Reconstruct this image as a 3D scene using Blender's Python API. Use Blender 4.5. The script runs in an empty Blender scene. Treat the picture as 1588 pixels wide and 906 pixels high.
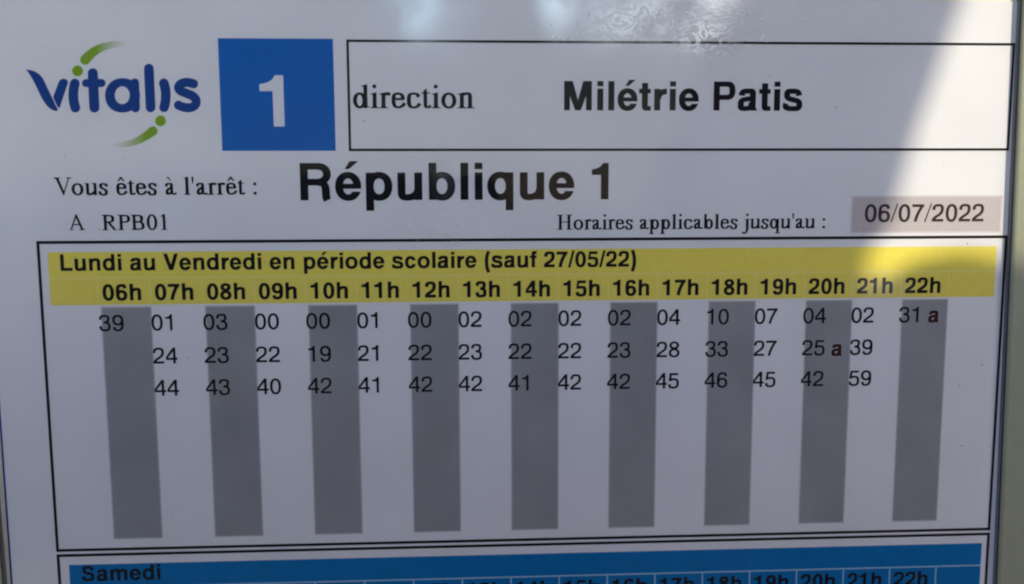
import bpy, bmesh, math, random
from math import sin, cos, pi, radians, sqrt
from mathutils import Vector, Matrix
from mathutils.geometry import delaunay_2d_cdt

# ------------------------------------------------------------------ setup
S = bpy.context.scene
COL = S.collection
Z0 = 1.22                      # height above the ground of the top left corner of the weekday table (metres)


def W(x, y, h=0.0):
    """millimetres on the sheet (x right, y down, h proud of the paper) to world metres"""
    return Vector((x / 1000.0, -h / 1000.0, Z0 - y / 1000.0))


# camera: a phone lens 168 mm in front of the sheet, tipped slightly down and to the right
cam = bpy.data.objects.new('camera', bpy.data.cameras.new('camera'))
COL.objects.link(cam)
right = Vector((0.998806, -0.048719, -0.003739))
down = Vector((-0.008927, -0.106716, -0.994249))
fwd = Vector((0.048039, 0.993095, -0.107024))
m = Matrix((right, -down, -fwd)).transposed().to_4x4()
m.translation = W(84.599, -7.572, 168.283)
cam.matrix_world = m
cam.data.sensor_width = 36.0
cam.data.lens = 36.0 * 1300.0 / 1588.0
cam.data.clip_start = 0.002
cam.data.clip_end = 500.0
cam.data.dof.use_dof = True
cam.data.dof.focus_distance = 0.171
cam.data.dof.aperture_fstop = 11.0
S.camera = cam

# light: low sun over the photographer's right shoulder, open sky
sun_to = Vector((0.75, -1.0, 0.50)).normalized()
sun = bpy.data.objects.new('sun', bpy.data.lights.new('sun', 'SUN'))
COL.objects.link(sun)
sun.rotation_euler = (-sun_to).to_track_quat('-Z', 'Y').to_euler()
sun.data.energy = 2.85
sun.data.angle = radians(0.53)
sun.data.color = (1.0, 0.87, 0.62)
world = bpy.data.worlds.new('World')
S.world = world
world.use_nodes = True
wn = world.node_tree
bg = wn.nodes['Background']
sky = wn.nodes.new('ShaderNodeTexSky')
sky.sky_type = 'NISHITA'
sky.sun_disc = False
sky.sun_elevation = math.asin(sun_to.z)
sky.sun_rotation = math.atan2(sun_to.x, sun_to.y)
wn.links.new(sky.outputs[0], bg.inputs[0])
bg.inputs[1].default_value = 0.15
S.view_settings.view_transform = 'Standard'
S.view_settings.look = 'None'
S.view_settings.exposure = 0.4
S.view_settings.gamma = 1.0
S.cycles.filter_width = 2.1
S.cycles.transparent_max_bounces = 16


# ------------------------------------------------------------------ materials
def mat(name, col, rough=0.5, spec=0.5, var=0.0, scale=400.0, bump=0.0, bscale=900.0, metal=0.0, detail=4.0, wave=0.0):
    mt = bpy.data.materials.new(name)
    mt.use_nodes = True
    t = mt.node_tree
    b = t.nodes['Principled BSDF']
    b.inputs['Base Color'].default_value = (*col, 1)
    b.inputs['Roughness'].default_value = rough
    b.inputs['Specular IOR Level'].default_value = spec
    b.inputs['Metallic'].default_value = metal
    co = t.nodes.new('ShaderNodeTexCoord')
    if var > 0:
        n = t.nodes.new('ShaderNodeTexNoise')
        n.inputs['Scale'].default_value = scale
        n.inputs['Detail'].default_value = detail
        r = t.nodes.new('ShaderNodeMapRange')
        r.inputs['From Min'].default_value = 0.3
        r.inputs['From Max'].default_value = 0.7
        r.inputs['To Min'].default_value = 1.0 - var
        r.inputs['To Max'].default_value = 1.0 + var
        mx = t.nodes.new('ShaderNodeVectorMath')
        mx.operation = 'SCALE'
        mx.inputs[0].default_value = col
        t.links.new(co.outputs['Object'], n.inputs['Vector'])
        t.links.new(n.outputs['Fac'], r.inputs['Value'])
        t.links.new(r.outputs['Result'], mx.inputs['Scale'])
        t.links.new(mx.outputs[0], b.inputs['Base Color'])
    if bump > 0:
        n2 = t.nodes.new('ShaderNodeTexNoise')
        n2.inputs['Scale'].default_value = bscale
        n2.inputs['Detail'].default_value = 5.0
        bp = t.nodes.new('ShaderNodeBump')
        bp.inputs['Strength'].default_value = bump
        bp.inputs['Distance'].default_value = 0.0002
        t.links.new(co.outputs['Object'], n2.inputs['Vector'])
        t.links.new(n2.outputs['Fac'], bp.inputs['Height'])
        t.links.new(bp.outputs[0], b.inputs['Normal'])
        if wave > 0:
            n3 = t.nodes.new('ShaderNodeTexNoise'); n3.inputs['Scale'].default_value = 14.0; n3.inputs['Detail'].default_value = 2.0
            b3 = t.nodes.new('ShaderNodeBump'); b3.inputs['Strength'].default_value = wave; b3.inputs['Distance'].default_value = 0.004
            t.links.new(co.outputs['Object'], n3.inputs['Vector']); t.links.new(n3.outputs['Fac'], b3.inputs['Height'])
            t.links.new(b3.outputs[0], bp.inputs['Normal'])
    return mt


def clear_mat(name, ior=1.5, rough=0.0, bump=0.0):
    """clear pane: straight transmission plus a Fresnel mirror, tinted a little"""
    mt = bpy.data.materials.new(name)
    mt.use_nodes = True
    t = mt.node_tree
    t.nodes.clear()
    out = t.nodes.new('ShaderNodeOutputMaterial')
    mix = t.nodes.new('ShaderNodeMixShader')
    tr = t.nodes.new('ShaderNodeBsdfTransparent')
    tr.inputs[0].default_value = (0.985, 0.99, 0.99, 1)
    gl = t.nodes.new('ShaderNodeBsdfGlossy')
    gl.inputs['Roughness'].default_value = rough
    fr = t.nodes.new('ShaderNodeFresnel')
    fr.inputs['IOR'].default_value = ior
    t.links.new(fr.outputs[0], mix.inputs[0])
    t.links.new(tr.outputs[0], mix.inputs[1])
    t.links.new(gl.outputs[0], mix.inputs[2])
    t.links.new(mix.outputs[0], out.inputs[0])
    if bump > 0:
        co = t.nodes.new('ShaderNodeTexCoord')
        n = t.nodes.new('ShaderNodeTexNoise')
        n.inputs['Scale'].default_value = 22.0
        n.inputs['Detail'].default_value = 3.0
        bp = t.nodes.new('ShaderNodeBump')
        bp.inputs['Strength'].default_value = bump
        bp.inputs['Distance'].default_value = 0.001
        t.links.new(co.outputs['Object'], n.inputs['Vector'])
        t.links.new(n.outputs['Fac'], bp.inputs['Height'])
        t.links.new(bp.outputs[0], gl.inputs['Normal'])
    return mt


M = {}
M['paper'] = mat('white_paper', (0.735, 0.755, 0.835), 0.6, 0.05, 0.025, 60.0, 0.2, 2500.0, wave=0.8)
M['black'] = mat('black_ink', (0.010, 0.011, 0.016), 0.55, 0.05, 0.15, 1500.0)
M['date'] = mat('date_ink', (0.042, 0.032, 0.033), 0.55, 0.05)
M['mark'] = mat('dark_red_ink', (0.042, 0.014, 0.012), 0.55, 0.05)
M['tint'] = mat('pale_lilac_tint', (0.505, 0.47, 0.515), 0.6, 0.05, 0.03, 900.0)
M['yellow'] = mat('yellow_ink', (0.80, 0.70, 0.13), 0.6, 0.05, 0.03, 700.0)
M['yellow2'] = mat('yellow_cell_ink', (0.79, 0.69, 0.14), 0.6, 0.05, 0.03, 700.0)
M['grey'] = mat('grey_halftone_ink', (0.29, 0.305, 0.345), 0.6, 0.05, 0.11, 70.0, detail=9.0)
M['greyedge'] = mat('grey_halftone_edge', (0.47, 0.475, 0.51), 0.6, 0.05, 0.1, 1800.0)
M['tintedge'] = mat('lilac_tint_edge', (0.62, 0.60, 0.66), 0.6, 0.05)
M['blue'] = mat('blue_ink', (0.0003, 0.118, 0.50), 0.55, 0.05, 0.06, 500.0)
M['blue2'] = mat('bright_blue_ink', (0.001, 0.165, 0.46), 0.55, 0.05, 0.06, 300.0)
M['navy'] = mat('navy_ink', (0.003, 0.045, 0.26), 0.55, 0.05, 0.05, 500.0)
M['white'] = mat('knockout_white', (0.735, 0.755, 0.835), 0.6, 0.05)
M['green'] = mat('green_ink', (0.19, 0.36, 0.008), 0.55, 0.05)
M['paleline'] = mat('pale_rule_ink', (0.30, 0.52, 0.74), 0.6, 0.05)
M['frame'] = mat('pale_green_paint', (0.24, 0.262, 0.195), 0.45, 0.4, 0.05, 260.0, 0.25, 1500.0)
M['gasket'] = mat('dark_rubber', (0.03, 0.03, 0.04), 0.6, 0.3)
M['paleyellow'] = mat('pale_yellow_ink', (0.80, 0.72, 0.20), 0.6, 0.05)
M['channel'] = mat('grey_channel', (0.17, 0.175, 0.21), 0.5, 0.3, 0.05, 300.0)
M['board'] = mat('cream_backing', (0.76, 0.77, 0.68), 0.7, 0.3, 0.03, 200.0)
M['glass'] = clear_mat('clear_pane', 1.14, 0.012, 0.02)
M['speck'] = mat('dirt', (0.03, 0.028, 0.03), 0.9, 0.1)

# ------------------------------------------------------------------ object helpers
INK1, INK2, INK3 = 0.03, 0.06, 0.09      # printed layers, millimetres proud of the paper


def link(name, me, material=None, parent=None):
    o = bpy.data.objects.new(name, me)
    COL.objects.link(o)
    if material is not None:
        me.materials.append(material)
    if parent is not None:
        o.parent = parent
    return o


def mesh(name, verts, faces, material, parent=None, smooth=False):
    me = bpy.data.meshes.new(name)
    me.from_pydata([tuple(v) for v in verts], [], faces)
    me.update()
    if smooth:
        for p in me.polygons:
            p.use_smooth = True
    return link(name, me, material, parent)


def empty(name, loc):
    o = bpy.data.objects.new(name, None)
    o.location = loc
    o.empty_display_size = 0.02
    COL.objects.link(o)
    return o


def tag(o, label=None, cat=None, group=None, kind=None):
    if label: o['label'] = label
    if cat: o['category'] = cat
    if group: o['group'] = group
    if kind: o['kind'] = kind
    return o


# ------------------------------------------------------------------ lettering: outlines built from pens, rings and polygons
def bez(*seg):
    """polyline from M/C/L segments: bez((x,y), (c1,c2,p), (p,), ...)"""
    pts = [seg[0]]
    for s in seg[1:]:
        if len(s) == 1:
            pts.append(s[0])
        else:
            p0 = pts[-1]
            c1, c2, p3 = s
            for i in range(1, 10):
                u = i / 9.0
                a, b, c, d = (1-u)**3, 3*u*(1-u)**2, 3*u*u*(1-u), u**3
                pts.append((a*p0[0]+b*c1[0]+c*c2[0]+d*p3[0], a*p0[1]+b*c1[1]+c*c2[1]+d*p3[1]))
    return pts


def oval(cx, cy, rx, ry, n=2.15, k=40):
    r = []
    for i in range(k):
        a = 2*pi*(i+0.5)/k
        c, s = cos(a), sin(a)
        r.append((cx + rx*math.copysign(abs(c)**(2/n), c), cy + ry*math.copysign(abs(s)**(2/n), s)))
    return r


def rect(x0, y0, x1, y1):
    return [(x0, y0), (x1, y0), (x1, y1), (x0, y1)]


def pen(pts, w, t=None, w1=None, cap0=False, cap1=False):
    """quads of a stroke drawn with an elliptical pen (w wide, t high); w1 tapers it"""
    t = w if t is None else t
    L = [0.0]
    for a, b in zip(pts, pts[1:]):
        L.append(L[-1] + math.hypot(b[0]-a[0], b[1]-a[1]))
    A, B = [], []
    n = len(pts)
    for i in range(n):
        a = pts[max(i-1, 0)]; b = pts[min(i+1, n-1)]
        tx, ty = b[0]-a[0], b[1]-a[1]
        l = math.hypot(tx, ty) or 1.0
        nx, ny = -ty/l, tx/l
        h = sqrt((w/2*nx)**2 + (t/2*ny)**2)
        if w1 is not None:
            h *= 1 + (w1/w - 1) * L[i]/L[-1]
        A.append((pts[i][0]+nx*h, pts[i][1]+ny*h)); B.append((pts[i][0]-nx*h, pts[i][1]-ny*h))
    out = [[B[i], B[i+1], A[i+1], A[i]] for i in range(n-1)]
    if cap0: out.append(oval(pts[0][0], pts[0][1], w/2, t/2, 2, 20))
    if cap1:
        k = 1 if w1 is None else w1/w
        out.append(oval(pts[-1][0], pts[-1][1], w/2*k, t/2*k, 2, 20))
    return out


class Shape:
    def __init__(s): s.c = []
    def add(s, *cs):
        for c in cs: s.c.append((True, c))
        return s
    def stroke(s, quads):
        for q in quads: s.c.append((True, q))
        return s
    def cut(s, *cs):
        for c in cs: s.c.append((False, c))
        return s
    def ring(s, cx, cy, rx, ry, w, t, n=2.15):
        s.add(oval(cx, cy, rx, ry, n)); s.cut(oval(cx, cy, rx-w, ry-t, n))
        return s
    def tris(s):
        """triangulate every outline together, then keep what the last outline over a point says is ink"""
        V, E, B = [], [], []
        for sg, c in s.c:
            o, n = len(V), len(c)
            V += [Vector((float(x), float(y))) for x, y in c]
            E += [(o+i, o+(i+1) % n) for i in range(n)]
            xs, ys = [q[0] for q in c], [q[1] for q in c]
            B.append((min(xs), max(xs), min(ys), max(ys), sg, c))
        B.reverse()
        vo, eo, fo, _, _, _ = delaunay_2d_cdt(V, E, [], 0, 0.02)
        out = []
        for f in fo:
            x = sum(vo[i].x for i in f)/len(f); y = sum(vo[i].y for i in f)/len(f)
            for x0, x1, y0, y1, sg, c in B:
                if x < x0 or x > x1 or y < y0 or y > y1: continue
                ins, j = False, len(c)-1
                for i in range(len(c)):
                    (ax, ay), (bx, by) = c[i], c[j]
                    if (ay > y) != (by > y) and x < (bx-ax)*(y-ay)/(by-ay)+ax: ins = not ins
                    j = i
                if ins:
                    if sg: out.append(tuple(f))
                    break
        return [(v.x, v.y) for v in vo], out


def mir(sh, cx, cy):
    """half turn about a point"""
    r = Shape()
    r.c = [(g, [(2*cx-x, 2*cy-y) for x, y in c]) for g, c in sh.c]
    return r


def flip(sh, w):
    r = Shape()
    r.c = [(g, [(w-x, y) for x, y in c]) for g, c in sh.c]
    return r


# --- grotesque: w vertical stem, t horizontal stroke, b 0 regular .. 1 bold
def sans(ch, w, t, b):
    s = Shape()
    X = 546 if b > 0.5 else 538            # round x-height
    H, D = 718, -207
    k = 0.55
    if ch == '0':
        s.ring(278, 346, 242, 363, w, t, 2.25)
    elif ch == '1':
        x1 = 374
        xl = 40 if w > 148 else 80
        s.add(bez((x1, 0), ((x1, 710),), ((x1-w*0.78, 710),), ((x1-w*0.95, 625), (x1-w*1.4-40, 592), (xl, 588)), ((xl, 588-t*0.86),), ((x1-w, 588-t*0.86),), ((x1-w, 0),)))
    elif ch == '2':
        s.stroke(pen(bez((34+w/2, 470), ((34+w/2, 600), (130, 710-t/2), (272, 710-t/2)), ((410, 710-t/2), (508-w/2, 620), (508-w/2, 500)), ((508-w/2, 390), (400, 330), (300, 262)), ((190, 190), (120, 150), (105, t*0.75))), w, t))
        s.add(rect(30, 0, 508, t*1.03)).add([(30, 0), (30, 60), (38, t*1.3), (30+w*1.2, t*1.3), (200, 0)])
        s.cut(rect(0, -80, 556, 0))
    elif ch == '3':
        s.stroke(pen(bez((34+w/2, 500), ((34+w/2, 620), (130, 710-t/2), (262, 710-t/2)), ((400, 710-t/2), (486-w/2, 630), (486-w/2, 535)), ((486-w/2, 440), (400, 376), (230, 376))), w, t))
        s.stroke(pen(bez((230, 372), ((420, 372), (517-w/2, 310), (517-w/2, 200)), ((517-w/2, 70), (400, -19+t/2), (268, -19+t/2)), ((130, -19+t/2), (30+w/2, 80), (30+w/2, 218))), w, t))
    elif ch == '4':
        x1 = 448; x0 = x1 - w; y0 = 158; y1 = y0 + t
        s.add([(x0, 0), (x1, 0), (x1, y0), (526, y0), (526, y1), (x1, y1), (x1, 710), (x1-w*0.95, 710), (28, y1+40-20*b), (28, y0), (x0, y0)])
        s.cut([(x0, y1), (x0, 710-w*1.9+30), (28+w*0.75, y1)])
    elif ch == '5':
        s.add([(100, 698), (484, 698), (484, 698-t), (190-10*b, 698-t), (170, 470), (150+w*.35, 330), (50, 325)])
        s.cut([(140+w*0.42, 698-t), (600, 698-t), (600, 480), (128+w*0.42, 470)])
        s.stroke(pen(bez((60+w*.5, 340), ((110, 420), (190, 462-t/2), (275, 462-t/2)), ((420, 462-t/2), (517-w/2, 370), (517-w/2, 230)), ((517-w/2, 80), (410, -19+t/2), (268, -19+t/2)), ((130, -19+t/2), (32+w/2, 60), (32+w/2, 190))), w, t))
    elif ch in '69':
        s.ring(279, 218, 240, 237, w, t, 2.2)
        s.stroke(pen(bez((502-w/2, 520), ((490-w/2, 640), (400, 710-t/2), (300, 710-t/2)), ((140, 710-t/2), (36+w/2, 600), (36+w/2, 330)), ((36+w/2, 300), (36+w/2, 260), (40+w/2, 215))), w, t))
        if ch == '9': s = mir(s, 278, 345)
    elif ch == '7':
        s.stroke(pen(bez((520-w*0.42, 680), ((400, 540), (240, 330), (118+w/2, 0))), w, t))
        s.cut(rect(0, 698, 600, 900)).add(rect(32, 698-t*1.06, 524, 698)).cut(rect(0, -90, 600, 0))
    elif ch == '8':
        s.add(oval(278, 532, 220, 178)).add(oval(278, 190, 245, 209))
        s.cut(oval(278, 536, 220-w, 178-t*0.95)).cut(oval(278, 190, 245-w, 209-t*0.97))
    elif ch == '/':
        q = 0.72 if b != 0.3 else 0.42
        s.add([(-10, -19), (-10+w*q, -19), (290, 737), (290-w*q, 737)])
    elif ch in '()':
        s.stroke(pen(bez((300-w*.4, 734), ((170, 600), (60+w/2, 460), (60+w/2, 263)), ((60+w/2, 66), (170, -74), (300-w*.4, -208))), w, w*.8))
        if ch == ')': s = flip(s, 333)
    elif ch == 'a':
        xr = 488 - 8*(1-b)
        s.stroke(pen(bez((50+w/2, 372), ((55+w/2, 470), (160, X-t/2), (275, X-t/2)), ((400, X-t/2), (xr-w/2, 500), (xr-w/2, 390)), ((xr-w/2, 120),)), w, t))
        s.stroke(pen(bez((xr-w/2, 130), ((xr-w/2, 60), (xr-w/2+5, 20), (xr-w/2+25, -25))), w*0.95, t)).cut(rect(0, -120, 600, -14)).cut(rect(xr-w, -14, 600, 0)).add([(xr-w*.7, 0), (528, 0), (528, 20), (505, 40), (xr, 90), (xr-w, 90)])
        s.stroke(pen(bez((xr-w*.6, 318-8*b), ((400, 300), (320, 295), (230, 280)), ((110, 262), (30+w/2, 230), (30+w/2, 148)), ((30+w/2, 70), (100, -14+t/2), (190, -14+t/2)), ((300, -14+t/2), (xr-w*.7, 60), (xr-w*.7, 190))), w, t*0.93))
    elif ch in 'bdpq':
        s.add(rect(62, 0, 62+w, H if ch in 'bd' else X-14))
        if ch in 'pq': s.add(rect(62, D, 62+w, 40))
        s.add(oval(318, 266, 258, 280)).cut(oval(318, 266, 258-w, 280-t)).cut(rect(0, -40, 62, 600))
        # the bowl must not thin out against the stem
        s.add(rect(62, 0 if ch in 'bd' else D, 62+w*0.98, H if ch in 'bd' else X-14))
        if ch == 'd': s = flip(s, 611)
        if ch == 'q': s = flip(s, 611)
    elif ch == 'c':
        s.ring(279, 266, 245, 280, w, t).cut([(285, 200), (620, 200), (620, 345), (285, 345)]).cut([(285, 200), (300, 345), (620, 345), (620, 200)])
        s.cut(rect(279+110, 186, 620, 350))
    elif ch in 'eé':
        s.ring(276, 266, 252, 280, w, t)
        s.cut([(290, 222), (620, 222), (620, 165), (505-w*0.2, 165), (400-30*b, 165)]).add(rect(24+w*.5, 222, 526, 222+t*0.76)).cut(rect(527, 100, 640, 300))
        if ch == 'é': s.add([(215, 600), (315, 752), (315+w*1.08, 752), (300, 600)])
    elif ch == 'f':
        s.stroke(pen(bez((87+w/2, 0), ((87+w/2, 590),), ((87+w/2, 690), (160, 727-t/2), (245, 727-t/2)), ((320, 725-t/2),)), w, t)).add(rect(10, 532-t*.88, 312, 532))
    elif ch in 'hnm':
        top = H if ch == 'h' else 532
        s.add(rect(66, 0, 66+w, top))
        xs = [(66, 546)] if ch != 'm' else [(66, 516), (516-w, 826)]
        for i, (a, c) in enumerate(xs):
            s.stroke(pen(bez((a+w*0.55, 330), ((a+w*.6, 440), (a+w+60, X-t/2), ((a+c)/2+45-15*(ch == 'm'), X-t/2)), ((c-w*.5-15, X-t/2), (c-w/2, 460), (c-w/2, 360)), ((c-w/2, 0),)), w, t))
    elif ch == 'u':
        s = mir(sans('n', w, t, b), 305.5, 266)
    elif ch == 'i':
        s.add(rect(69, 0, 69+w, 532), rect(69, 718-t*0.98, 69+w, 718))
    elif ch == 'l':
        s.add(rect(69, 0, 69+w, H))
    elif ch == 'o':
        s.ring(306, 266, 272, 280, w, t)
    elif ch == 'r':
        s.add(rect(64, 0, 64+w, 532)).stroke(pen(bez((64+w*.6, 280), ((64+w*.7, 420), (260, 546-t*.62), (384, 546-t*.60))), w, t*1.1)).cut(rect(384, 0, 500, 700))
    elif ch in 'sS':
        q = bez((508-w/2, 372), ((495-w/2, 470), (390, 546-t/2), (275, 546-t/2)), ((150, 546-t/2), (46+w/2, 490), (46+w/2, 400)), ((46+w/2, 300), (170, 295), (285, 270)), ((400, 245), (520-w/2, 235), (520-w/2, 145)), ((520-w/2, 50), (400, -14+t/2), (272, -14+t/2)), ((140, -14+t/2), (50, 60), (30+w/2, 172)))
        if ch == 'S': q = [(20+x*1.14, -2+y*1.345+(6 if y < 270 else -2)) for x, y in q]
        s.stroke(pen(q, w, t))
    elif ch == 't':
        s.stroke(pen(bez((84+w/2, 676), ((84+w/2, 120),), ((84+w/2, 50), (180, 48), (206, 50)), ((312, 53),)), w, t*0.9)).add(rect(12, 532-t*.88, 306, 532))
    elif ch == 'L':
        s.add(rect(76, 0, 76+w, H), rect(76, 0, 583, t*1.05))
    elif ch == 'M':
        s.add(rect(69, 0, 69+w*.95, H), rect(765-w*.95, 0, 765, H)).add([(69, H), (69+w*1.42, H), (417+w*.46, 0), (417-w*.46, 0)], [(765, H), (765-w*1.42, H), (417-w*.46, 0), (417+w*.46, 0)])
    elif ch in 'PR':
        h = 262 if ch == 'P' else 288
        xr = 628 if ch == 'P' else 672
        s.add(bez((76, h), ((420, h),), ((560, h), (xr, h+90), (xr, (h+718)/2)), ((xr, 640), (560, 718), (430, 718)), ((76, 718),)))
        s.cut(bez((76+w, h+t), ((400, h+t),), ((480, h+t), (xr-w, h+t+40), (xr-w, (h+718)/2)), ((xr-w, 718-t-40), (480, 718-t), (400, 718-t)), ((76+w, 718-t),)))
        s.add(rect(76, 0, 76+w, H))
        if ch == 'R':
            s.stroke(pen(bez((430, h+t*.4), ((560, h+t*.4), (643-w/2, 250), (643-w/2, 160)), ((645-w/2, 60), (650-w/2, 40), (668-w/2, 0))), w, t))
    elif ch == 'V':
        s.add([(15, H), (15+w*1.1, H), (333+w*.12, 190), (333+w*.55, 0), (333-w*.55, 0)], [(652, H), (652-w*1.1, H), (333-w*.12, 190), (333-w*.55, 0), (333+w*.55, 0)])
    return s


HB = dict(zip('0123456789', [556]*10))
HB.update({' ': 278, 'a': 556, 'b': 611, 'c': 556, 'd': 611, 'e': 556, 'é': 556, 'f': 333, 'h': 611, 'i': 278, 'l': 278, 'm': 889, 'n': 611, 'o': 611, 'p': 611, 'q': 611, 'r': 389, 's': 556, 't': 333, 'u': 611, 'L': 611, 'M': 833, 'P': 667, 'R': 722, 'V': 667, 'S': 667, '/': 278, '(': 333, ')': 333})


# --- book serif
def serif(ch):
    s = Shape()
    w, t = 118, 64
    X, H = 452, 676

    def foot(x0, x1, y, up=True, e=72):
        d = 24 if up else -24
        s.add([(x0-e, y), (x1+e, y), (x1+e, y+d*.8), (x1+20, y+d*1.3), (x1, y+d*2.6), (x0, y+d*2.6), (x0-20, y+d*1.3), (x0-e, y+d*.8)][:: 1 if up else -1])

    def head(x0, x1, y, e=66):           # the slanted flag on top of a lower case stem
        s.add([(x1, y), (x1-6, y), (x0-e, y-48), (x0-e, y-66), (x0-e*.3, y-62), (x0, y-86), (x1, y-110)])

    def stem(x0, y0, y1, ft=True, hd=True):
        s.add(rect(x0, y0, x0+w, y1-(30 if hd else 0)))
        if ft: foot(x0, x0+w, y0)
        if hd: head(x0, x0+w, y1)

    if ch in 'aà':
        s.stroke(pen(bez((72, 345), ((90, 410), (130, X-t/2), (190, X-t/2)), ((270, X-t/2), (330-w/2, 410), (330-w/2, 330)), ((330-w/2, 90),), ((330-w/2, 50), (345, 30), (365, 34)), ((400, 38), (420, 52), (440, 66))), w*.95, t))
        s.add(oval(88, 345, 46, 42, 2, 16))
        s.stroke(pen(bez((290, 275), ((200, 245), (40+w/2, 210), (40+w/2, 110)), ((40+w/2, 50), (100, 40), (140, 40)), ((200, 42), (260, 80), (290, 120))), w*.95, t*1.2))
        if ch == 'à': s.add([(95, 668), (160, 680), (275, 520), (245, 510)])
    elif ch in 'bdpq':
        if ch == 'b':
            s.add(rect(66, 20, 66+w*.9, 650)); head(66, 66+w*.9, 683)
            s.ring(285, 220, 185, 232, w, t+6, 2.05).cut(rect(0, -20, 66, 640)).add(rect(66, 20, 66+w*.9, 560))
        elif ch == 'd':
            s.ring(222, 221, 195, 232, w, t+6, 2.05).cut(rect(425, -20, 640, 640))
            s.add(rect(335, 30, 335+w*.95, 660)); head(335, 335+w*.95, 683)
            s.add([(335, 0), (345, -10), (492, 28), (492, 44), (425, 60), (335, 100)])
        elif ch == 'p':
            s.ring(285, 220, 185, 232, w, t+6, 2.05).cut(rect(0, -20, 66, 640))
            s.add(rect(70, -200, 70+w*.95, 430)); head(70, 70+w*.95, 458); foot(70, 70+w*.95, -217)
        else:
            s.ring(218, 221, 192, 232, w, t+6, 2.05).cut(rect(425, -20, 640, 640))
            s.add(rect(335, -200, 335+w*.95, 430)).add([(335, 425), (410, 458), (422, 458), (422, 380), (335, 380)]); foot(335, 335+w*.95, -217)
    elif ch == 'c':
        s.stroke(pen(bez((372, 330), ((350, 420), (280, X-t/2), (220, X-t/2)), ((110, X-t/2), (30+w/2, 350), (30+w/2, 225)), ((30+w/2, 90), (120, 20), (225, 22)), ((310, 24), (370, 70), (405, 140))), w, t))
        s.add(oval(350, 342, 44, 40, 2, 16))
    elif ch in 'eê':
        s.stroke(pen(bez((70, 262), ((400, 262),)), t, t))
        s.stroke(pen(bez((365, 265), ((362, 380), (300, X-t/2), (222, X-t/2)), ((110, X-t/2), (28+w/2, 360), (28+w/2, 225)), ((28+w/2, 90), (130, 24), (225, 26)), ((310, 28), (375, 80), (412, 150))), w*.95, t))
        s.add([(362-w*.5, 246), (408, 246), (404, 290), (362-w*.5, 290)])
        if ch == 'ê': s.add([(85, 512), (135, 512), (222, 600), (310, 512), (360, 512), (252, 678), (195, 678)])
    elif ch in 'ij':
        x = 94 if ch == 'i' else 110
        if ch == 'i': stem(x, 0, 458)
        else:
            s.add(rect(x, -40, x+w, 430)); head(x, x+w, 458)
            s.stroke(pen(bez((x+w/2, 0), ((x+w/2, -140), (90, -200), (30, -200)), ((0, -200), (-20, -190), (-20, -175))), w*.9, t)); s.add(oval(-18, -172, 46, 40, 2, 16))
        s.add(oval(x+w/2, 622, 58, 58, 2, 20))
    elif ch == 'l':
        stem(92, 0, 683)
    elif ch in 'nru':
        if ch == 'u':
            for x in (66, 342):
                s.add(rect(x, 40 if x == 66 else 20, x+w*.92, 450)).add([(x-56, 450), (x+w*.92, 450), (x+w*.92, 400), (x, 400), (x-56, 430)])
            s.stroke(pen(bez((66+w*.46, 150), ((66+w*.46, 60), (130, 30), (190, 32)), ((270, 36), (330, 80), (360, 130))), w*.92, t+14))
            s.add([(342, 0), (352, -9), (492, 26), (492, 44), (430, 58), (342, 110)])
        else:
            stem(72, 0, 458)
            if ch == 'n':
                s.stroke(pen(bez((120, 345), ((170, 410), (240, 425), (290, 425)), ((370, 425), (430-w/2, 380), (430-w/2, 290)), ((430-w/2, 0),)), w, t+14)); foot(430-w, 430, 0)
            else:
                s.stroke(pen(bez((130, 320), ((170, 400), (220, 430), (290, 420))), t+20, t+14)); s.add(oval(290, 405, 52, 50, 2, 18))
    elif ch == 'o':
        s.ring(250, 221, 222, 232, w, t, 2.05)
    elif ch == 's':
        s.stroke(pen(bez((330, 320), ((320, 390), (260, X-t/2), (200, X-t/2)), ((120, X-t/2), (55+w*.4, 400), (55+w*.4, 345)), ((55+w*.4, 260), (180, 245), (230, 215)), ((300, 180), (348-w*.4, 160), (348-w*.4, 105)), ((348-w*.4, 40), (260, 8), (190, 8)), ((110, 8), (62, 60), (55, 145))), w*.95, t)).add([(330, 315), (345, 315), (340, 446), (322, 446), (300, 420)], [(48, 150), (64, 150), (85, 40), (60, -8), (48, -8)])
    elif ch == 't':
        s.stroke(pen(bez((72+w*.45, 520), ((72+w*.45, 110),), ((72+w*.45, 50), (140, 30), (185, 30)), ((230, 32), (255, 50), (275, 80))), w*.9, t)).add(rect(14, 418, 262, 452), [(14, 418), (72, 452), (150, 579), (158, 579), (158, 430)])
    elif ch == "'":
        s.add([(48, 676), (132, 676), (112, 431), (68, 431)])
    elif ch == ':':
        s.add(oval(139, 52, 62, 62, 2, 20), oval(139, 400, 62, 62, 2, 20))
    elif ch == 'A':
        s.add([(330, 674), (372, 674), (625, 40), (520, 40), (318, 560)], [(330, 674), (372, 600), (150, 40), (86, 40)]).add(rect(190, 206, 500, 256))
        s.add(rect(15, 0, 215, 22), rect(450, 0, 706, 22), [(92, 22), (130, 60), (140, 30), (190, 22)], [(470, 22), (530, 60), (625, 60), (670, 22)])
    elif ch in 'BPRHDL':
        s.add(rect(102, 0, 102+w*1.05, 662)); s.add(rect(18, 0, 280, 22), rect(18, 640, 280, 662), [(40, 22), (102, 60), (200, 60), (260, 22)], [(40, 640), (260, 640), (200, 602), (102, 602)])
        x = 102+w*.9
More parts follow.
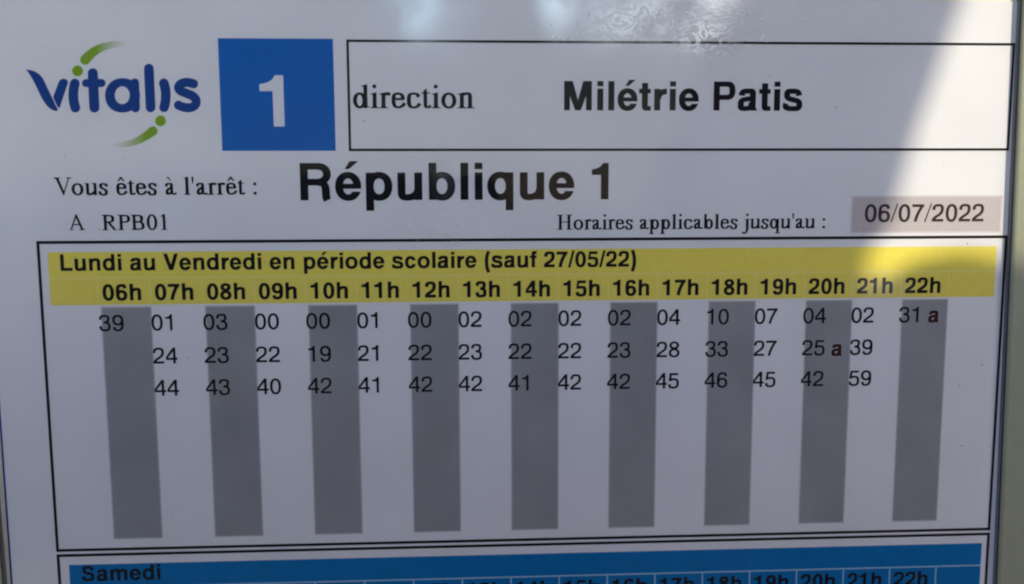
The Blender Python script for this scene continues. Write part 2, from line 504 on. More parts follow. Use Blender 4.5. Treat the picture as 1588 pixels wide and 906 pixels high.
        if ch == 'H':
            s.add(rect(610-w*1.05, 0, 610, 662), rect(440, 0, 702, 22), rect(440, 640, 702, 662), [(460, 22), (514, 60), (610, 60), (680, 22)], [(460, 640), (680, 640), (610, 602), (514, 602)], rect(180, 320, 560, 360))
        else:
            s.stroke(pen(bez((x, 662-t*.6), ((300, 662-t*.6),), ((430, 662-t*.6), (545-w/2, 600), (545-w/2, 490)), ((545-w/2, 380), (430, 315+t*.5), (300, 315+t*.5)), ((x, 315+t*.5),)), w*1.1, t))
            if ch == 'B':
                s.stroke(pen(bez((x, 325+t*.5), ((340, 325+t*.5),), ((480, 325+t*.5), (593-w/2, 270), (593-w/2, 175)), ((593-w/2, 70), (480, t*.6), (340, t*.6)), ((x, t*.6),)), w*1.1, t))
            if ch == 'R':
                s.add([(250, 330), (370, 330), (600, 30), (659, 18), (659, 0), (500, 0)])
    elif ch == 'V':
        s.add([(95, 640), (205, 640), (385, 150), (372, -11), (350, -11)], [(350, -11), (372, -11), (600, 640), (555, 640), (365, 110)])
        s.add(rect(16, 640, 265, 662), rect(480, 640, 697, 662), [(50, 640), (90, 600), (215, 600), (240, 640)], [(510, 640), (556, 600), (600, 610), (660, 640)])
    elif ch == '0':
        s.ring(250, 331, 226, 345, w, t, 2.05)
    elif ch == '1':
        s.add(rect(208, 0, 208+w*.95, 676), [(111, 590), (208, 630), (208, 570), (150, 585), (111, 572)], [(111, 590), (280, 676), (295, 676), (295, 560), (208, 560)]).add(rect(118, 0, 394, 22), [(150, 22), (208, 60), (295, 60), (370, 22)])
    return s


TR = {'0': 500, '1': 500, ' ': 250, 'a': 444, 'à': 444, 'b': 500, 'c': 444, 'd': 500, 'e': 444, 'ê': 444, 'i': 278, 'j': 278, 'l': 278, 'n': 500, 'o': 500, 'p': 500, 'q': 500, 'r': 333, 's': 389, 't': 278, 'u': 500, "'": 180, ':': 278, 'A': 722, 'B': 667, 'H': 722, 'P': 556, 'R': 667, 'V': 722}
STYLE = {'bold': (153, 127, 1.0), 'regular': (110, 95, 0.0), 'medium': (124, 102, 0.3), 'numeral': (152, 112, 1.0)}
CACHE = {}


def glyph(ch, style):
    k = (ch, style)
    if k not in CACHE:
        sh = serif(ch) if style == 'serif' else sans(ch, *STYLE[style])
        CACHE[k] = sh.tris() if sh.c else ([], [])
    return CACHE[k]


def layout(string, style):
    """glyph pen positions, ink start and ink end, in thousandths of the size"""
    adv = TR if style == 'serif' else HB
    x, pos, lo, hi = 0.0, [], 1e9, -1e9
    for c in string:
        v, f = glyph(c, style) if c != ' ' else ([], [])
        if f:
            used = {i for q in f for i in q}
            xs = [v[i][0] for i in used]
            lo, hi = min(lo, x+min(xs)), max(hi, x+max(xs))
            pos.append((c, x))
        x += adv[c]
        if style == 'serif' and c == 'V': x -= 90
    return pos, lo, hi


def text(name, string, style, x0, y, material, parent, x1=None, size=None, h=INK2, ysc=1.0, slant=0.0):
    """one printed line: ink starts at x0, ends at x1 (or size given), baseline y, all in mm on the sheet"""
    pos, lo, hi = layout(string, style)
    k = size/1000.0 if size else (x1-x0)/(hi-lo)
    V, F = [], []
    for c, px in pos:
        v, f = glyph(c, style)
        o = len(V)
        V += [W(x0+(px+a-lo)*k, y-b*k*ysc+slant*((px+a-lo)*k), h) for a, b in v]
        F += [tuple(i+o for i in q) for q in f]
    return mesh(name, V, F, material, parent)


def patch(name, x0, y0, x1, y1, material, parent, h=INK1):
    return mesh(name, [W(x0, y0, h), W(x1, y0, h), W(x1, y1, h), W(x0, y1, h)], [(3, 2, 1, 0)], material, parent)


def soft_patch(name, x0, y0, x1, y1, material, edge, e, parent, h=INK1):
    """a printed tint whose rim is a band of sparser dots"""
    V = [W(x, y, h) for x, y in ((x0-e, y0-e), (x1+e, y0-e), (x1+e, y1+e), (x0-e, y1+e), (x0+e, y0+e), (x1-e, y0+e), (x1-e, y1-e), (x0+e, y1-e))]
    o = mesh(name, V, [(7, 6, 5, 4)] + [(j, (j+1) % 4, (j+1) % 4+4, j+4)[::-1] for j in range(4)], material, parent)
    o.data.materials.append(edge)
    for p in o.data.polygons[1:]: p.material_index = 1
    return o


def border(name, x0, y0, x1, y1, lw, material, parent, h=INK2):
    a = lw/2
    o = [(x0-a, y0-a), (x1+a, y0-a), (x1+a, y1+a), (x0-a, y1+a)]
    i = [(x0+a, y0+a), (x1-a, y0+a), (x1-a, y1-a), (x0+a, y1-a)]
    V = [W(*q, h) for q in o+i]
    return mesh(name, V, [(j, (j+1) % 4, (j+1) % 4+4, j+4)[::-1] for j in range(4)], material, parent)


def shape(name, sh, tf, material, parent, h=INK1):
    v, f = sh.tris()
    return mesh(name, [W(*tf(a, b), h) for a, b in v], f, material, parent)


# ------------------------------------------------------------------ setting: the ground far behind the camera
ground = mat('paving', (0.36, 0.36, 0.37), 0.8, 0.2, 0.15, 1.5)
tag(mesh('pavement', [(-150, -150, 0), (150, -150, 0), (150, 150, 0), (-150, 150, 0)], [(0, 1, 2, 3)], ground), kind='structure')

# ------------------------------------------------------------------ the display case: backing board, painted frame, gasket, clear pane, post
case = empty('display_case', W(95, 262, 0) + Vector((0, 0.02, 0)))
tag(case, 'pale green painted metal case edge framing the bus timetable under a clear pane', 'display case')


def part(o, root):
    o.parent = root
    o.matrix_parent_inverse = Matrix.Translation(-root.location)
    return o


def block(name, x0, y0, x1, y1, h0, h1, material, root):
    V = [W(x, y, h) for h in (h0, h1) for x, y in ((x0, y0), (x1, y0), (x1, y1), (x0, y1))]
    F = [(0, 1, 2, 3), (7, 6, 5, 4), (0, 4, 5, 1), (1, 5, 6, 2), (2, 6, 7, 3), (3, 7, 4, 0)]
    o = mesh(name, V, F, material)
    outward(o)
    return part(o, root)


def outward(o):
    bm = bmesh.new(); bm.from_mesh(o.data); bmesh.ops.recalc_face_normals(bm, faces=bm.faces); bm.to_mesh(o.data); bm.free()


def bar(name, prof, a, b, material, root):
    """profile (offset, height) swept from point a to point b; offsets grow to the right of the sweep"""
    a, b = Vector(a), Vector(b)
    d = (b-a).normalized(); n = Vector((-d.y, d.x))
    V, F, k = [], [], len(prof)
    for q in (a, b):
        for o, h in prof:
            V.append(W(q.x+n.x*o, q.y+n.y*o, h))
    for i in range(k):
        j = (i+1) % k
        F.append((i, j, j+k, i+k))
    F += [tuple(range(k))[::-1], tuple(range(k, 2*k))]
    o = mesh(name, V, F, material)
    outward(o)
    return part(o, root)


block('backing_board', -34, -72, 222, 272, -4.0, -0.25, M['board'], case)
lip = [(0, -0.2), (0, 1.30), (0.10, 1.46), (0.30, 1.62), (0.62, 1.72), (1.0, 1.74), (1.15, 1.70), (26, 1.70), (26.6, 1.4), (26.8, 0.8), (26.8, -20), (0.5, -20), (0.5, -4.2), (0.0, -4.2)]
wall = [(-0.08, -0.2), (-0.08, 1.02), (-0.005, 1.02), (-0.005, -0.2)]
seal = [(-0.16, 1.03), (-0.17, 1.20), (-0.08, 1.36), (-0.005, 1.36), (-0.005, 1.03)]
xr = lambda y: 194.55 + 0.0172*(y+47)
xl = lambda y: -10.65 + 0.0136*(y-69)
# right bar runs upwards, left bar downwards, so that offsets point outwards
bar('frame_bar', lip, (xr(290), 290), (xr(-96), -96), M['frame'], case)
bar('gasket', seal, (xr(262), 262), (xr(-68), -68), M['gasket'], case)
bar('channel', wall, (xr(262), 262), (xr(-68), -68), M['channel'], case)
bar('frame_bar', lip, (xl(-96), -96), (xl(290), 290), M['frame'], case)
bar('gasket', seal, (xl(-68), -68), (xl(262), 262), M['gasket'], case)
bar('channel', wall, (xl(-68), -68), (xl(262), 262), M['channel'], case)
bar('frame_bar', lip, (xr(-70)-.4, -70), (xl(-70)+.4, -70), M['frame'], case)
bar('frame_bar', lip, (xl(264)+.4, 264), (xr(264)-.4, 264), M['frame'], case)
block('post', 80, 250, 110, 1000*Z0, -60, -24, M['frame'], case)
block('back_panel', -36, -94, 224, 288, -23, -19.9, M['frame'], case)
pane = block('clear_pane', -12.0, -69.6, 194.3, 263, 0.45, 0.85, M['glass'], case)

# ------------------------------------------------------------------ the timetable sheet (A4) and everything printed on it
PX0, PY0 = -9.75, -47.15
sheet = empty('timetable_sheet', W(PX0+105, PY0+297, 0))
tag(sheet, 'white printed bus timetable sheet with blue line number, yellow header and grey columns', 'timetable')


def P(o, parent=None, label=None):
    if parent is None:
        part(o, sheet)
    else:
        o.parent = parent
    if label: o['label'] = label
    return o


block('paper', PX0, PY0, PX0+210, PY0+297, -0.2, 0.0, M['paper'], sheet)
P(patch('edge_line', PX0+0.02, PY0, PX0+0.40, PY0+297, M['navy'], None), None, 'thin dark blue line along the left paper edge')  # narrow navy strip along the left edge

# company logo
def lg(a, b):
    u, v = a/1431.0, b/906.0
    x0, x1 = -0.94-1.50*v, 35.30-0.96*v
    return x0+(x1-x0)*u, -40.02-0.21*u+23.1*v


logo = Shape()
logo.add(bez((50, 273), ((115, 276), (155, 305), (180, 352)), ((212, 420), (245, 490), (284, 570)), ((286, 580), (270, 582), (258, 578)), ((205, 562), (178, 510), (150, 455)), ((120, 390), (100, 340), (50, 273))))
logo.add(bez((247, 478), ((290, 362),), ((306, 332), (352, 335), (359, 368)), ((302, 540),), ((297, 558), (290, 560), (283, 553)), ((247, 478),)))
logo.stroke(pen(bez((408, 377), ((392, 430), (392, 500), (412, 556))), 72, cap0=True, cap1=True))
logo.stroke(pen([(540, 302), (552, 556)], 75, cap0=True, cap1=True)).stroke(pen([(490, 374), (605, 374)], 60, cap0=True, cap1=True))
logo.add(oval(760, 466, 130, 128, 2.1)).cut(oval(758, 465, 55, 66, 2)).stroke(pen([(850, 374), (856, 560)], 66, cap0=True, cap1=True))
logo.stroke(pen([(955, 269), (968, 556)], 73, cap0=True, cap1=True))
logo.stroke(pen(bez((1066, 377), ((1086, 430), (1086, 500), (1068, 556))), 72, cap0=True, cap1=True))
logo.stroke(pen(bez((1288, 382), ((1260, 370), (1230, 368), (1210, 375)), ((1165, 388), (1165, 425), (1205, 440)), ((1245, 458), (1308, 470), (1308, 515)), ((1308, 570), (1225, 570), (1175, 540))), 68, cap0=True, cap1=True))
lo = P(shape('logo_lettering', logo, lg, M['navy'], None), None, 'dark blue rounded lettering of the bus company logo')
for c in ((428, 284), (1042, 657)):
    P(shape('green_dot', Shape().add(oval(c[0], c[1], 40, 40, 2, 28)), lg, M['green'], None), lo)


def fade_mat(name, a, b):
    """green ink that runs out into bare paper along the sweep (printed gradient)"""
    mt = mat(name, (0.19, 0.36, 0.008), 0.55, 0.3)
    t = mt.node_tree
    g = t.nodes.new('ShaderNodeTexCoord'); sx = t.nodes.new('ShaderNodeSeparateXYZ'); r = t.nodes.new('ShaderNodeMapRange')
    r.inputs['From Min'].default_value = a; r.inputs['From Max'].default_value = b
    c = t.nodes.new('ShaderNodeMix'); c.data_type = 'RGBA'
    c.inputs[6].default_value = (0.19, 0.36, 0.008, 1); c.inputs[7].default_value = (0.77, 0.765, 0.83, 1)
    t.links.new(g.outputs['Generated'], sx.inputs[0]); t.links.new(sx.outputs[0], r.inputs['Value'])
    t.links.new(r.outputs[0], c.inputs[0]); t.links.new(c.outputs[2], t.nodes['Principled BSDF'].inputs['Base Color'])
    return mt


P(shape('green_swoosh', Shape().stroke(pen(bez((485, 202), ((560, 110), (660, 82), (800, 84))), 76, w1=34, cap0=True)), lg, fade_mat('fading_green_right', 0.35, 0.98), None), lo)
P(shape('green_swoosh', Shape().stroke(pen(bez((985, 733), ((880, 815), (800, 842), (675, 834))), 72, w1=28, cap0=True)), lg, fade_mat('fading_green_left', 0.72, 0.0), None), lo)

# blue square with the line number
sq = P(patch('line_square', 36.2, -39.1, 58.17, -17.67, M['blue'], None), None, 'blue square carrying the white line number')
P(text('line_number', '1', 'numeral', 43.8, -22.35, M['white'], None, size=13.8), sq)

# direction box
db = P(border('direction_frame', 60.97, -38.75, 194.25, -17.83, 0.48, M['black'], None))
P(text('direction_caption', 'direction', 'serif', 61.75, -25.9, M['black'], None, x1=85.5), db)
P(text('destination_name', 'Milétrie Patis', 'bold', 103.2, -25.55, M['black'], None, x1=151.2), db)

P(text('stop_caption', "Vous êtes à l'arrêt :", 'serif', 3.69, -9.16, M['black'], None, x1=42.56))
P(text('stop_name', 'République 1', 'bold', 51.05, -8.0, M['black'], None, x1=112.2))
sc = P(text('stop_code', 'RPB01', 'serif', 12.45, -2.34, M['black'], None, x1=25.0))
P(text('stop_letter', 'A', 'serif', 6.07, -2.38, M['black'], None, x1=9.25), sc)
P(text('validity_caption', "Horaires applicables jusqu'au :", 'serif', 101.85, -1.95, M['black'], None, x1=156.75))
dx = P(soft_patch('date_box', 162.2, -8.4, 193.65, -1.05, M['tint'], M['tintedge'], 0.16, None), None, 'pale lilac box with the end date')
P(text('date', '06/07/2022', 'medium', 164.95, -3.2, M['date'], None, x1=189.95), dx)

# weekday table
wt = P(border('weekday_table', 0, 0, 195.0, 62.62, 0.58, M['black'], None), None, 'black ruled weekday table with yellow header')
P(patch('title_band', 1.7, 1.93, 193.12, 6.72, M['yellow'], None), wt)
P(text('table_title', 'Lundi au Vendredi en période scolaire (sauf 27/05/22)', 'bold', 4.05, 5.6, M['black'], None, x1=117.95), wt)
P(patch('pale_rule', 1.7, 6.721, 193.12, 12.4, M['paleyellow'], None, 0.015), wt)
GX, PITCH = 10.9, 10.144
edges = [1.7-0.22] + [GX+PITCH*k for k in range(18)] + [193.12+0.22]
for a, b in zip(edges, edges[1:]):
    P(patch('hour_cell', a+0.22, 7.32, b-0.22, 12.4, M['yellow2'], None), wt)
for k in range(9):
    x = 11.4+2*PITCH*k
    P(soft_patch('shaded_column', x, 12.9, x+9.6, 60.42, M['grey'], M['greyedge'], 0.13, None), wt)


def lead(s, style):
    return layout(s, style)[1]


HOURS = ['%02dh' % h for h in range(6, 23)]
for k, s in enumerate(HOURS):
    P(text('hour', s, 'bold', 11.66+PITCH*k+lead(s, 'bold')*0.0046, 11.54, M['black'], None, size=4.6), wt)
TIMES = [['39'], ['01', '24', '44'], ['03', '23', '43'], ['00', '22', '40'], ['00', '19', '42'], ['01', '21', '41'], ['00', '22', '42'], ['02', '23', '42'],
         ['02', '22', '41'], ['02', '22', '42'], ['02', '23', '42'], ['04', '28', '45'], ['10', '33', '46'], ['07', '27', '45'], ['04', '25', '42'], ['02', '39', '59'], ['31']]
for k, colm in enumerate(TIMES):
    for r, s in enumerate(colm):
        P(text('departure_time', s, 'regular', 10.68+PITCH*k+lead(s, 'regular')*0.00456, (17.62, 24.32, 30.86)[r], M['black'], None, size=4.56), wt)
for x, y in ((179.33, 17.69), (159.07, 24.51)):
    P(text('footnote_letter', 'a', 'bold', x, y, M['mark'], None, size=4.55), wt, 'dark red footnote letter')

# Saturday table, cut by the lower edge of the picture
st = P(border('saturday_table', 0.02, 63.72, 195.0, 127.0, 0.58, M['black'], None), None, 'black ruled Saturday table with blue header')
P(patch('title_band', 2.05, 65.75, 193.66, 70.55, M['blue2'], None), st)
P(text('table_title', 'Samedi', 'bold', 4.5, 69.3, M['black'], None, x1=20.3), st)
edges = [2.05-0.14] + [10.95+10.168*k for k in range(18)] + [193.66+0.14]
P(patch('pale_rule', 2.05, 70.551, 193.66, 76.2, M['paleline'], None, 0.015), st)
for a, b in zip(edges, edges[1:]):
    P(patch('hour_cell', a+0.14, 70.86, b-0.14, 76.0, M['blue2'], None), st)
for k, s in enumerate(HOURS):
    P(text('hour', s, 'bold', 11.75+10.168*k+lead(s, 'bold')*0.0046, 74.95, M['black'], None, size=4.6), st)

# dirt on the pane: dust specks, dried water along the top; painted reflection glare
rnd = random.Random(7)
V, F = [], []
spots = [(63.9, -23.4, .22), (190.9, 26.6, .17), (187.5, 43.9, .17), (93.9, -30.4, .1), (105.4, 6.6, .16), (141.5, -40.9, .12), (168.9, -38.5, .1), (181.2, 66, .14), (23.5, 55.4, .12), (60, -35.6, .1), (152.9, 8, .1), (157.5, -21.6, .12), (139.6, -21.4, .08), (113.7, -26, .08)]
spots += [(rnd.uniform(-8, 192), rnd.uniform(-45, 72), abs(rnd.gauss(0, .05))+.025) for _ in range(110)]
for x, y, r in spots:
    o, k = len(V), 7
    e = rnd.uniform(.5, 1.3)
    for i in range(k):
        a = 2*pi*i/k
        q = r*rnd.uniform(.6, 1.1)
        V.append(W(x+q*cos(a)*e, y+q*sin(a), 0.87))
    F.append(tuple(range(o, o+k))[::-1])
tag(part(mesh('dust', V, F, M['speck']), case), kind='stuff')

wm = bpy.data.materials.new('dried_water_film')
wm.use_nodes = True
t = wm.node_tree
b = t.nodes['Principled BSDF']
b.inputs['Base Color'].default_value = (0.80, 0.86, 0.90, 1)
b.inputs['Roughness'].default_value = 0.16
b.inputs['Specular IOR Level'].default_value = 0.8
tr = t.nodes.new('ShaderNodeBsdfTransparent'); mx = t.nodes.new('ShaderNodeMixShader'); mx.inputs[0].default_value = 0.36
t.links.new(tr.outputs[0], mx.inputs[1]); gz = t.nodes.new('ShaderNodeBsdfGlossy'); gz.inputs['Roughness'].default_value = 0.3; gz.inputs['Color'].default_value = (0.92, 0.97, 1.0, 1)
t.nodes.remove(b)
dz = t.nodes.new('ShaderNodeBsdfDiffuse'); dz.inputs[0].default_value = (0.85, 0.88, 0.9, 1)
gd = t.nodes.new('ShaderNodeMixShader'); gd.inputs[0].default_value = 0.55
t.links.new(gz.outputs[0], gd.inputs[1]); t.links.new(dz.outputs[0], gd.inputs[2]); t.links.new(gd.outputs[0], mx.inputs[2]); t.links.new(mx.outputs[0], t.nodes['Material Output'].inputs[0])
V, F = [], []


def drop(x, y, L, wd, ang, curl=0.0, hh=0.055):
    """a bent drying streak: low ridge, tapered at both ends"""
    n, k = 9, 7
    o = len(V)
    px, py, a = x, y, ang
    for i in range(n):
        u = i/(n-1)
        r = wd*(max(0.02, sin(pi*u))**0.7)*rnd.uniform(.75, 1.25)
        for j in range(k):
            b_ = pi*j/(k-1)
            V.append(W(px-sin(a)*r*cos(b_), py+cos(a)*r*cos(b_), 0.86+hh*sin(b_)*sin(pi*max(.04, u))**.5))
        px += cos(a)*L/n; py += sin(a)*L/n; a += curl/n
    for i in range(n-1):
        for j in range(k-1):
            p = o+i*k+j
            F.append((p, p+1, p+k+1, p+k))


for _ in range(16):       # loose flecks round the crinkled film
    x, y = rnd.gauss(133, 5.5), rnd.gauss(-40.5, 4)
    drop(x, y, rnd.uniform(.5, 1.5), rnd.uniform(.07, .17), rnd.uniform(-.9, .9)+pi*rnd.randint(0, 1), rnd.uniform(-2, 2))
for i in range(7):        # slanted runs on the left side of the dried film
    drop(100.5+i*.95+rnd.uniform(-.3, .3), -38.9+rnd.uniform(-.2, .2), rnd.uniform(1.0, 2.4), rnd.uniform(.11, .2), -1.15+rnd.uniform(-.15, .15), .2)
for x, y in ((105.4, -41.4), (107.8, -43.6), (109.1, -42.6), (139.3, -43.7), (141.8, -42.5), (142.0, -38.9), (138.5, -36.0), (138.9, -37.3)):
    drop(x, y, rnd.uniform(1.0, 1.9), rnd.uniform(.11, .2), -1.1, .1)
for _ in range(14):       # a fainter patch above the table
    drop(rnd.gauss(71, 2.0), rnd.gauss(-3.0, 1.5), rnd.uniform(.4, 1.1), rnd.uniform(.05, .1), rnd.uniform(-1.2, 1.2), rnd.uniform(-1, 1))
tag(part(mesh('dried_water', V, F, wm, None, True), case), kind='stuff')


def glare_film_mat(name, amount, scale, dull=0.4, crinkle=False):
    """painted reflection glare, dried-water creases when crinkled: a weak, rough mirror that thins out towards its ragged edge"""
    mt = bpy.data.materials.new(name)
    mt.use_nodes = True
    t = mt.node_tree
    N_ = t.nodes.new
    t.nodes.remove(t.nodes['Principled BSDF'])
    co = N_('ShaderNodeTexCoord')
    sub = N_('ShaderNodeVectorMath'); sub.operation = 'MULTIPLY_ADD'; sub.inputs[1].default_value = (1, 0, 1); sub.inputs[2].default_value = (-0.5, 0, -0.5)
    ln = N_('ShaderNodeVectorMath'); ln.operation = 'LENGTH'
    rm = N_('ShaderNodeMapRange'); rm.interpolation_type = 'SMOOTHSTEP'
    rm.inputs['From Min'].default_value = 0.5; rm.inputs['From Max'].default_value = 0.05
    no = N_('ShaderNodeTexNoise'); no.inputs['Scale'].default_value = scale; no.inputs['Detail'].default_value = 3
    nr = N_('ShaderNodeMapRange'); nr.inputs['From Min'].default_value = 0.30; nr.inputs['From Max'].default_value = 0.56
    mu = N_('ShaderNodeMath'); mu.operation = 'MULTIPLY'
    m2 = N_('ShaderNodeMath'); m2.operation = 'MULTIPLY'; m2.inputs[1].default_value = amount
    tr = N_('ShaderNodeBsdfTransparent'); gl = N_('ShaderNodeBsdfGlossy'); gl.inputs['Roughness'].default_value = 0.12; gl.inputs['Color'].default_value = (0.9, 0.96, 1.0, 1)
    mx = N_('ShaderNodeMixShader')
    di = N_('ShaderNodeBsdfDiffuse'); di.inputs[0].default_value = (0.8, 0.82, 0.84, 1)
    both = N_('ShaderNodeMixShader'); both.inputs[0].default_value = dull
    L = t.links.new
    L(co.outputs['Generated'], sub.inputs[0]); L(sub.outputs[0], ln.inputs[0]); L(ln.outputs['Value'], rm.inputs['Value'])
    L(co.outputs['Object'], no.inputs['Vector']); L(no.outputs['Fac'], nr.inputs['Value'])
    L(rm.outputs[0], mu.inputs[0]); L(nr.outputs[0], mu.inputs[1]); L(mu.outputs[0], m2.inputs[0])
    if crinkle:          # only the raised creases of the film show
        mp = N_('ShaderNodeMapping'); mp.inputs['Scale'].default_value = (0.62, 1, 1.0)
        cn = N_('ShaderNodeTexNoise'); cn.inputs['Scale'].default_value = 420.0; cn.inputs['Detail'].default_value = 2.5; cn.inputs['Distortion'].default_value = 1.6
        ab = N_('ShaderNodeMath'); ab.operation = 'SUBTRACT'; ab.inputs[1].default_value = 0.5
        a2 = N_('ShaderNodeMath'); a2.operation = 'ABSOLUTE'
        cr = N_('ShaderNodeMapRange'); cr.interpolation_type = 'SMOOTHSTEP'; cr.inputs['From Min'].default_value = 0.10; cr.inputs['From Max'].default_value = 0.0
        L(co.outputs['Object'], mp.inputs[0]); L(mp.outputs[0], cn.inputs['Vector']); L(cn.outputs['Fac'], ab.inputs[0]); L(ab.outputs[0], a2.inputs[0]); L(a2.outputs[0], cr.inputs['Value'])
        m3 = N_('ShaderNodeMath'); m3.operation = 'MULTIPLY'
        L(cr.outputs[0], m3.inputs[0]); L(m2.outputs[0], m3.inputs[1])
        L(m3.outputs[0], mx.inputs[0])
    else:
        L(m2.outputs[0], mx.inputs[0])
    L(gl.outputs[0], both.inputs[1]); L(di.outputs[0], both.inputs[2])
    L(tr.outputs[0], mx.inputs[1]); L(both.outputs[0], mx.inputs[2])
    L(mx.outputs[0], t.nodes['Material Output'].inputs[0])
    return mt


for i, (x, y, rx, ry, amt, dull, crk) in enumerate(((74.5, -47, 7.5, 11, .45, 0, 0), (76, -46, 14, 15, .12, 0, 0), (101.5, -48, 6, 11, .38, 0, 0), (133, -48, 9.5, 10, .36, .1, 0), (118, -46, 27, 14, .17, .3, 0), (132.5, -42.5, 10, 10, .5, .35, 1), (119, -43, 17, 7.5, .34, .5, 1), (79, -10, 3.6, 11, .10, 1, 0), (80.5, -3.5, 4.5, 6, .3, 1, 1), (168, 10, 9, 5, .13, 1, 0))):  # patches painting sky glare and reflections; top crinkled ones are dried water film
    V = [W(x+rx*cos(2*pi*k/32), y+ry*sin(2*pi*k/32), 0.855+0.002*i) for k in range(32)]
    o = part(mesh('glare_film_patch', V, [tuple(range(32))[::-1]], glare_film_mat('glare_and_dried_film', amt, 90.0, dull, bool(crk))), case)


# ------------------------------------------------------------------ the unseen photographer; added hood, sleeve ellipsoid and cord shape the sun patch
def D(x, y, d):
    """a point d millimetres in front of the sheet"""
    return W(x, y, d)


def SH(xs, ys, d):
    """the point d millimetres in front of the sheet whose sun shadow falls at (xs, ys)"""
    return W(xs+0.75*d, ys-0.50*d, d)


def skin(name, nodes, edges, material, parent, root=0, sub=2):
    me = bpy.data.meshes.new(name)
    me.from_pydata([tuple(n[0]) for n in nodes], edges, [])
    o = link(name, me, material, None)
    md = o.modifiers.new('skin', 'SKIN'); md.use_smooth_shade = True; md.branch_smoothing = 0.5
    for v, n in zip(me.skin_vertices[0].data, nodes):
        v.radius = (n[1]/1000.0, (n[2] if len(n) > 2 else n[1])/1000.0)
    me.skin_vertices[0].data[root].use_root = True
    s = o.modifiers.new('sub', 'SUBSURF'); s.levels = sub; s.render_levels = sub
    return part(o, parent)


M['skin'] = mat('skin', (0.52, 0.27, 0.20), 0.5, 0.4, 0.06, 60.0)
M['jacket'] = mat('pink_jacket', (0.64, 0.27, 0.31), 0.8, 0.2, 0.12, 40.0)
M['trousers'] = mat('dark_trousers', (0.05, 0.06, 0.09), 0.85, 0.2, 0.1, 60.0)
M['phone'] = mat('phone_back', (0.012, 0.013, 0.016), 0.25, 0.5)
M['shoe'] = mat('shoe', (0.03, 0.03, 0.03), 0.6, 0.3)
M['lens'] = mat('lens_glass', (0.006, 0.006, 0.01), 0.08, 0.6)

who = empty('person', Vector((0.30, -0.56, 0.0)))
tag(who, 'unseen person in a dusty pink jacket and added hood holding up a phone, shading the sheet', 'person')

head = SH(88, -62, 500)
neck = SH(100, 22, 490)
chest = SH(100, 120, 500)
pel = Vector((chest.x, chest.y-0.03, 0.88))
belly = (chest+pel)/2
shR, shL = SH(200, 92, 470), SH(4, 46, 470)
elR, elL = D(520, 170, 400), D(150, 250, 430)
wrR, wrL = D(178, 58, 215), D(-96, 66, 225)
paR, paL = D(136, 38, 186), D(-72, 36, 192)
N, E = [], []


def node(p, r, r2=None, to=None):
    N.append((p, r, r2 if r2 else r))
    if to is not None: E.append((to, len(N)-1))
    return len(N)-1


n_p = node(pel, 120, 85)
n_b = node(belly, 105, 80, n_p); n_c = node(chest, 120, 85, n_b); n_n = node(neck+Vector((-0.02, 0, 0)), 32, None, n_c)
n_h = node(head+Vector((0, 0.01, -0.045)), 68, 74, n_n); n_t = node(head+Vector((0, 0, 0.055)), 70, 80, n_h)
for s_, e_, w_, p_, side in ((shR+Vector((0, 0, -0.035)), elR, wrR, paR, 1), (shL, elL, wrL, paL, -1)):
    a = node(s_, 28, None, n_c); e = node(e_, 30, None, a); w_i = node(w_, 24, 18, e); h_i = node(p_, 30, 15, w_i)
    for f in range(4):                       # four fingers curling behind the phone's back, unequal
        base = p_+Vector((-0.010*side, 0.012, 0.024-0.0165*f))
        b0 = node(base, 9, None, h_i)
        l = (26, 30, 28, 22)[f]/1000
        b1 = node(base+Vector((-l*side, 0.010, 0.002)), 8, None, b0)
        b2 = node(base+Vector((-(l+0.020)*side, 0.004, -0.001)), 7.5, None, b1)
    th = node(p_+Vector((0.0, -0.012, 0.030)), 11, None, h_i)
    th = node(p_+Vector((-0.022*side, -0.028, 0.034)), 9.5, None, th)
    th = node(p_+Vector((-0.046*side, -0.032, 0.030)), 8.5, None, th)
for side in (-1, 1):
    hip = node(pel+Vector((0.095*side, 0, -0.07)), 85, None, n_p); kn = node(pel+Vector((0.11*side, 0.02, -0.45)), 55, None, hip)
    an = node(pel+Vector((0.12*side, -0.01, -0.81)), 38, None, kn); to = node(pel+Vector((0.13*side, 0.13, -0.845)), 32, 26, an)
skin('body', N, E, M['skin'], who)

J = [(pel+Vector((0, 0, 0.02)), 158, 118), (belly, 140, 110), (chest, 150, 112), (SH(96, 84, 490), 60, 56), (shR, 56), (elR, 48), (wrR*0.8+elR*0.2, 34), (shL, 74), (elL, 50), (wrL*0.8+elL*0.2, 36), (SH(176, 95, 478), 70, 64)]
skin('jacket', J, [(0, 1), (1, 2), (2, 3), (2, 10), (10, 4), (4, 5), (5, 6), (2, 7), (7, 8), (8, 9)], M['jacket'], who)
# added ellipsoid, fitted so its shadow bounds the sun patch from below
c = SH(173.6, 92.0, 474)
V, F = [], []
for j in range(1, 20):
    for i in range(32):
        a, b = 2*pi*i/32, pi*j/20
        V.append(c+Vector((0.022*sin(b)*cos(a), 0.0543*sin(b)*sin(a), 0.085*cos(b))))
for j in range(18):
    for i in range(32):
        F.append((j*32+i, j*32+(i+1) % 32, (j+1)*32+(i+1) % 32, (j+1)*32+i))
F += [tuple(range(32)), tuple(range(18*32, 19*32))[::-1]]
part(mesh('shadow_ellipsoid', V, F, M['jacket'], None, True), who)
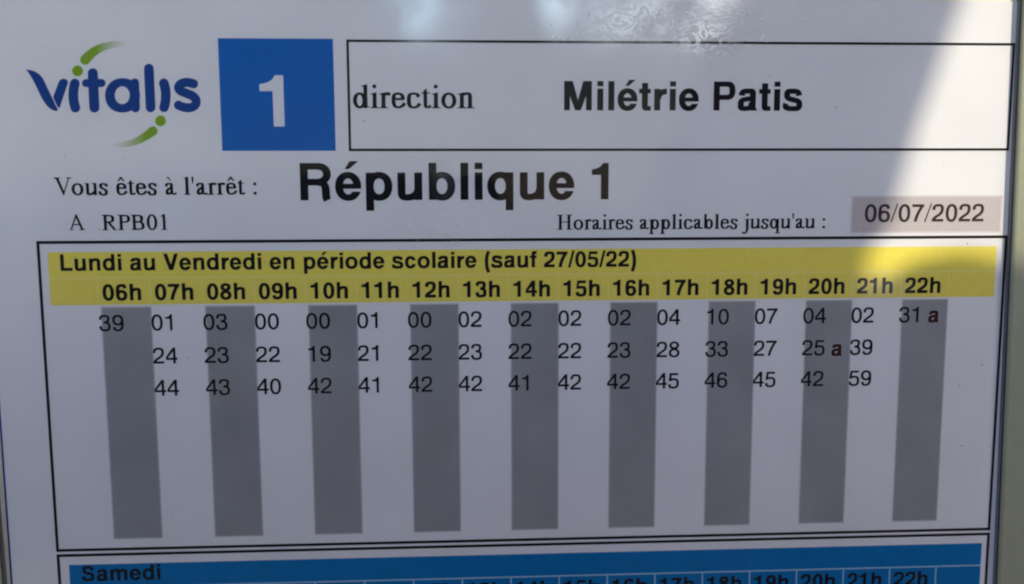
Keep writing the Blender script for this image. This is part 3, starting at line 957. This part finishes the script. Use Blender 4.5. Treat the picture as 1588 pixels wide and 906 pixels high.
# added hood, radii fitted to the shadow edge: an open-fronted shell
V, F = [], []
nu, nv = 28, 18
prof = [(-168, 20), (-158, 62), (-135, 86), (-105, 97), (-70, 99), (-45, 97), (-25, 91), (-5, 80), (12, 75), (20, 64.6), (26, 64.6), (37, 63), (60, 56), (72, 64), (90, 80)]
for ys, r in prof:
    c = SH(67+(6 if ys > -20 else 0)+max(0, ys)*.15, ys, 505)
    for i in range(nu):
        a = 2*pi*i/nu
        k = 1.0-0.16*max(0, sin(a))          # pulled back round the face
        V.append(c+Vector((cos(a)*r/1000*0.965, sin(a)*r/1000*1.05*k, 0)))
for j in range(len(prof)-1):
    for i in range(nu):
        if 5 <= i <= 8 and 2 <= j <= 7: continue          # the face opening
        F.append((j*nu+i, j*nu+(i+1) % nu, (j+1)*nu+(i+1) % nu, (j+1)*nu+i))
F.append(tuple(range(nu)))
hd = part(mesh('shadow_hood', V, F, M['jacket'], None, True), who)
so = hd.modifiers.new('thick', 'SOLIDIFY'); so.thickness = 0.006
T = [(pel, 128, 100), (pel+Vector((0.095, 0, -0.07)), 96), (pel+Vector((0.11, 0.02, -0.45)), 72), (pel+Vector((0.12, -0.01, -0.78)), 58), (pel+Vector((-0.095, 0, -0.07)), 96), (pel+Vector((-0.11, 0.02, -0.45)), 72), (pel+Vector((-0.12, -0.01, -0.78)), 58)]
skin('trousers', T, [(0, 1), (1, 2), (2, 3), (0, 4), (4, 5), (5, 6)], M['trousers'], who)
for side in (-1, 1):
    a = pel+Vector((0.12*side, 0.0, -0.84)); a.z = 0.045
    skin('shoe', [(a+Vector((0, -0.06, 0)), 44, 44), (a+Vector((0.003*side, 0.05, 0)), 46, 42), (a+Vector((0.01*side, 0.15, -0.004)), 40, 38)], [(0, 1), (1, 2)], M['shoe'], who)


skin('shadow_cord', [(SH(161.5, -2, 478), 3.2), (SH(162.2, 8, 478), 3.4), (SH(162.4, 12, 478), 4.6), (SH(162.4, 15.5, 478), 4.2)], [(0, 1), (1, 2), (2, 3)], M['trousers'], who)  # added cord, closes the gap in the shadow beside the sleeve

# the phone that takes the picture: its lens is the camera, at the right end of the back
tele = empty('smartphone', cam.location.copy())
tele.rotation_euler = cam.matrix_world.to_euler()
tag(tele, 'black smartphone held sideways in both hands in front of the sheet', 'smartphone')


def rbox(name, x0, y0, x1, y1, z0, z1, r, material):
    pts = []
    for cx, cy, a0 in ((x1-r, y1-r, 0), (x0+r, y1-r, 90), (x0+r, y0+r, 180), (x1-r, y0+r, 270)):
        for i in range(6):
            a = radians(a0+18*i)
            pts.append((cx+r*cos(a), cy+r*sin(a)))
    n = len(pts)
    V = [(x/1000, y/1000, z/1000) for z in (z0, z1) for x, y in pts]
    F = [tuple(range(n))[::-1], tuple(range(n, 2*n))] + [(i, (i+1) % n, (i+1) % n+n, i+n) for i in range(n)]
    o = mesh(name, V, F, material, tele)
    bv = o.modifiers.new('bevel', 'BEVEL'); bv.width = 0.0012; bv.segments = 2
    return o


rbox('phone_body', -150, -66, 12, 10, 3.0, 11.0, 9, M['phone'])
rbox('camera_bump', -8, -30, 9, 8, 1.4, 3.2, 6, M['phone'])
rbox('lens', -4, -4, 4, 4, 0.9, 1.6, 3.9, M['lens'])
rbox('lens', -4, -22, 4, -14, 0.9, 1.6, 3.9, M['lens'])
rbox('screen', -147, -63, 9, 7, 10.9, 11.15, 7, M['lens'])
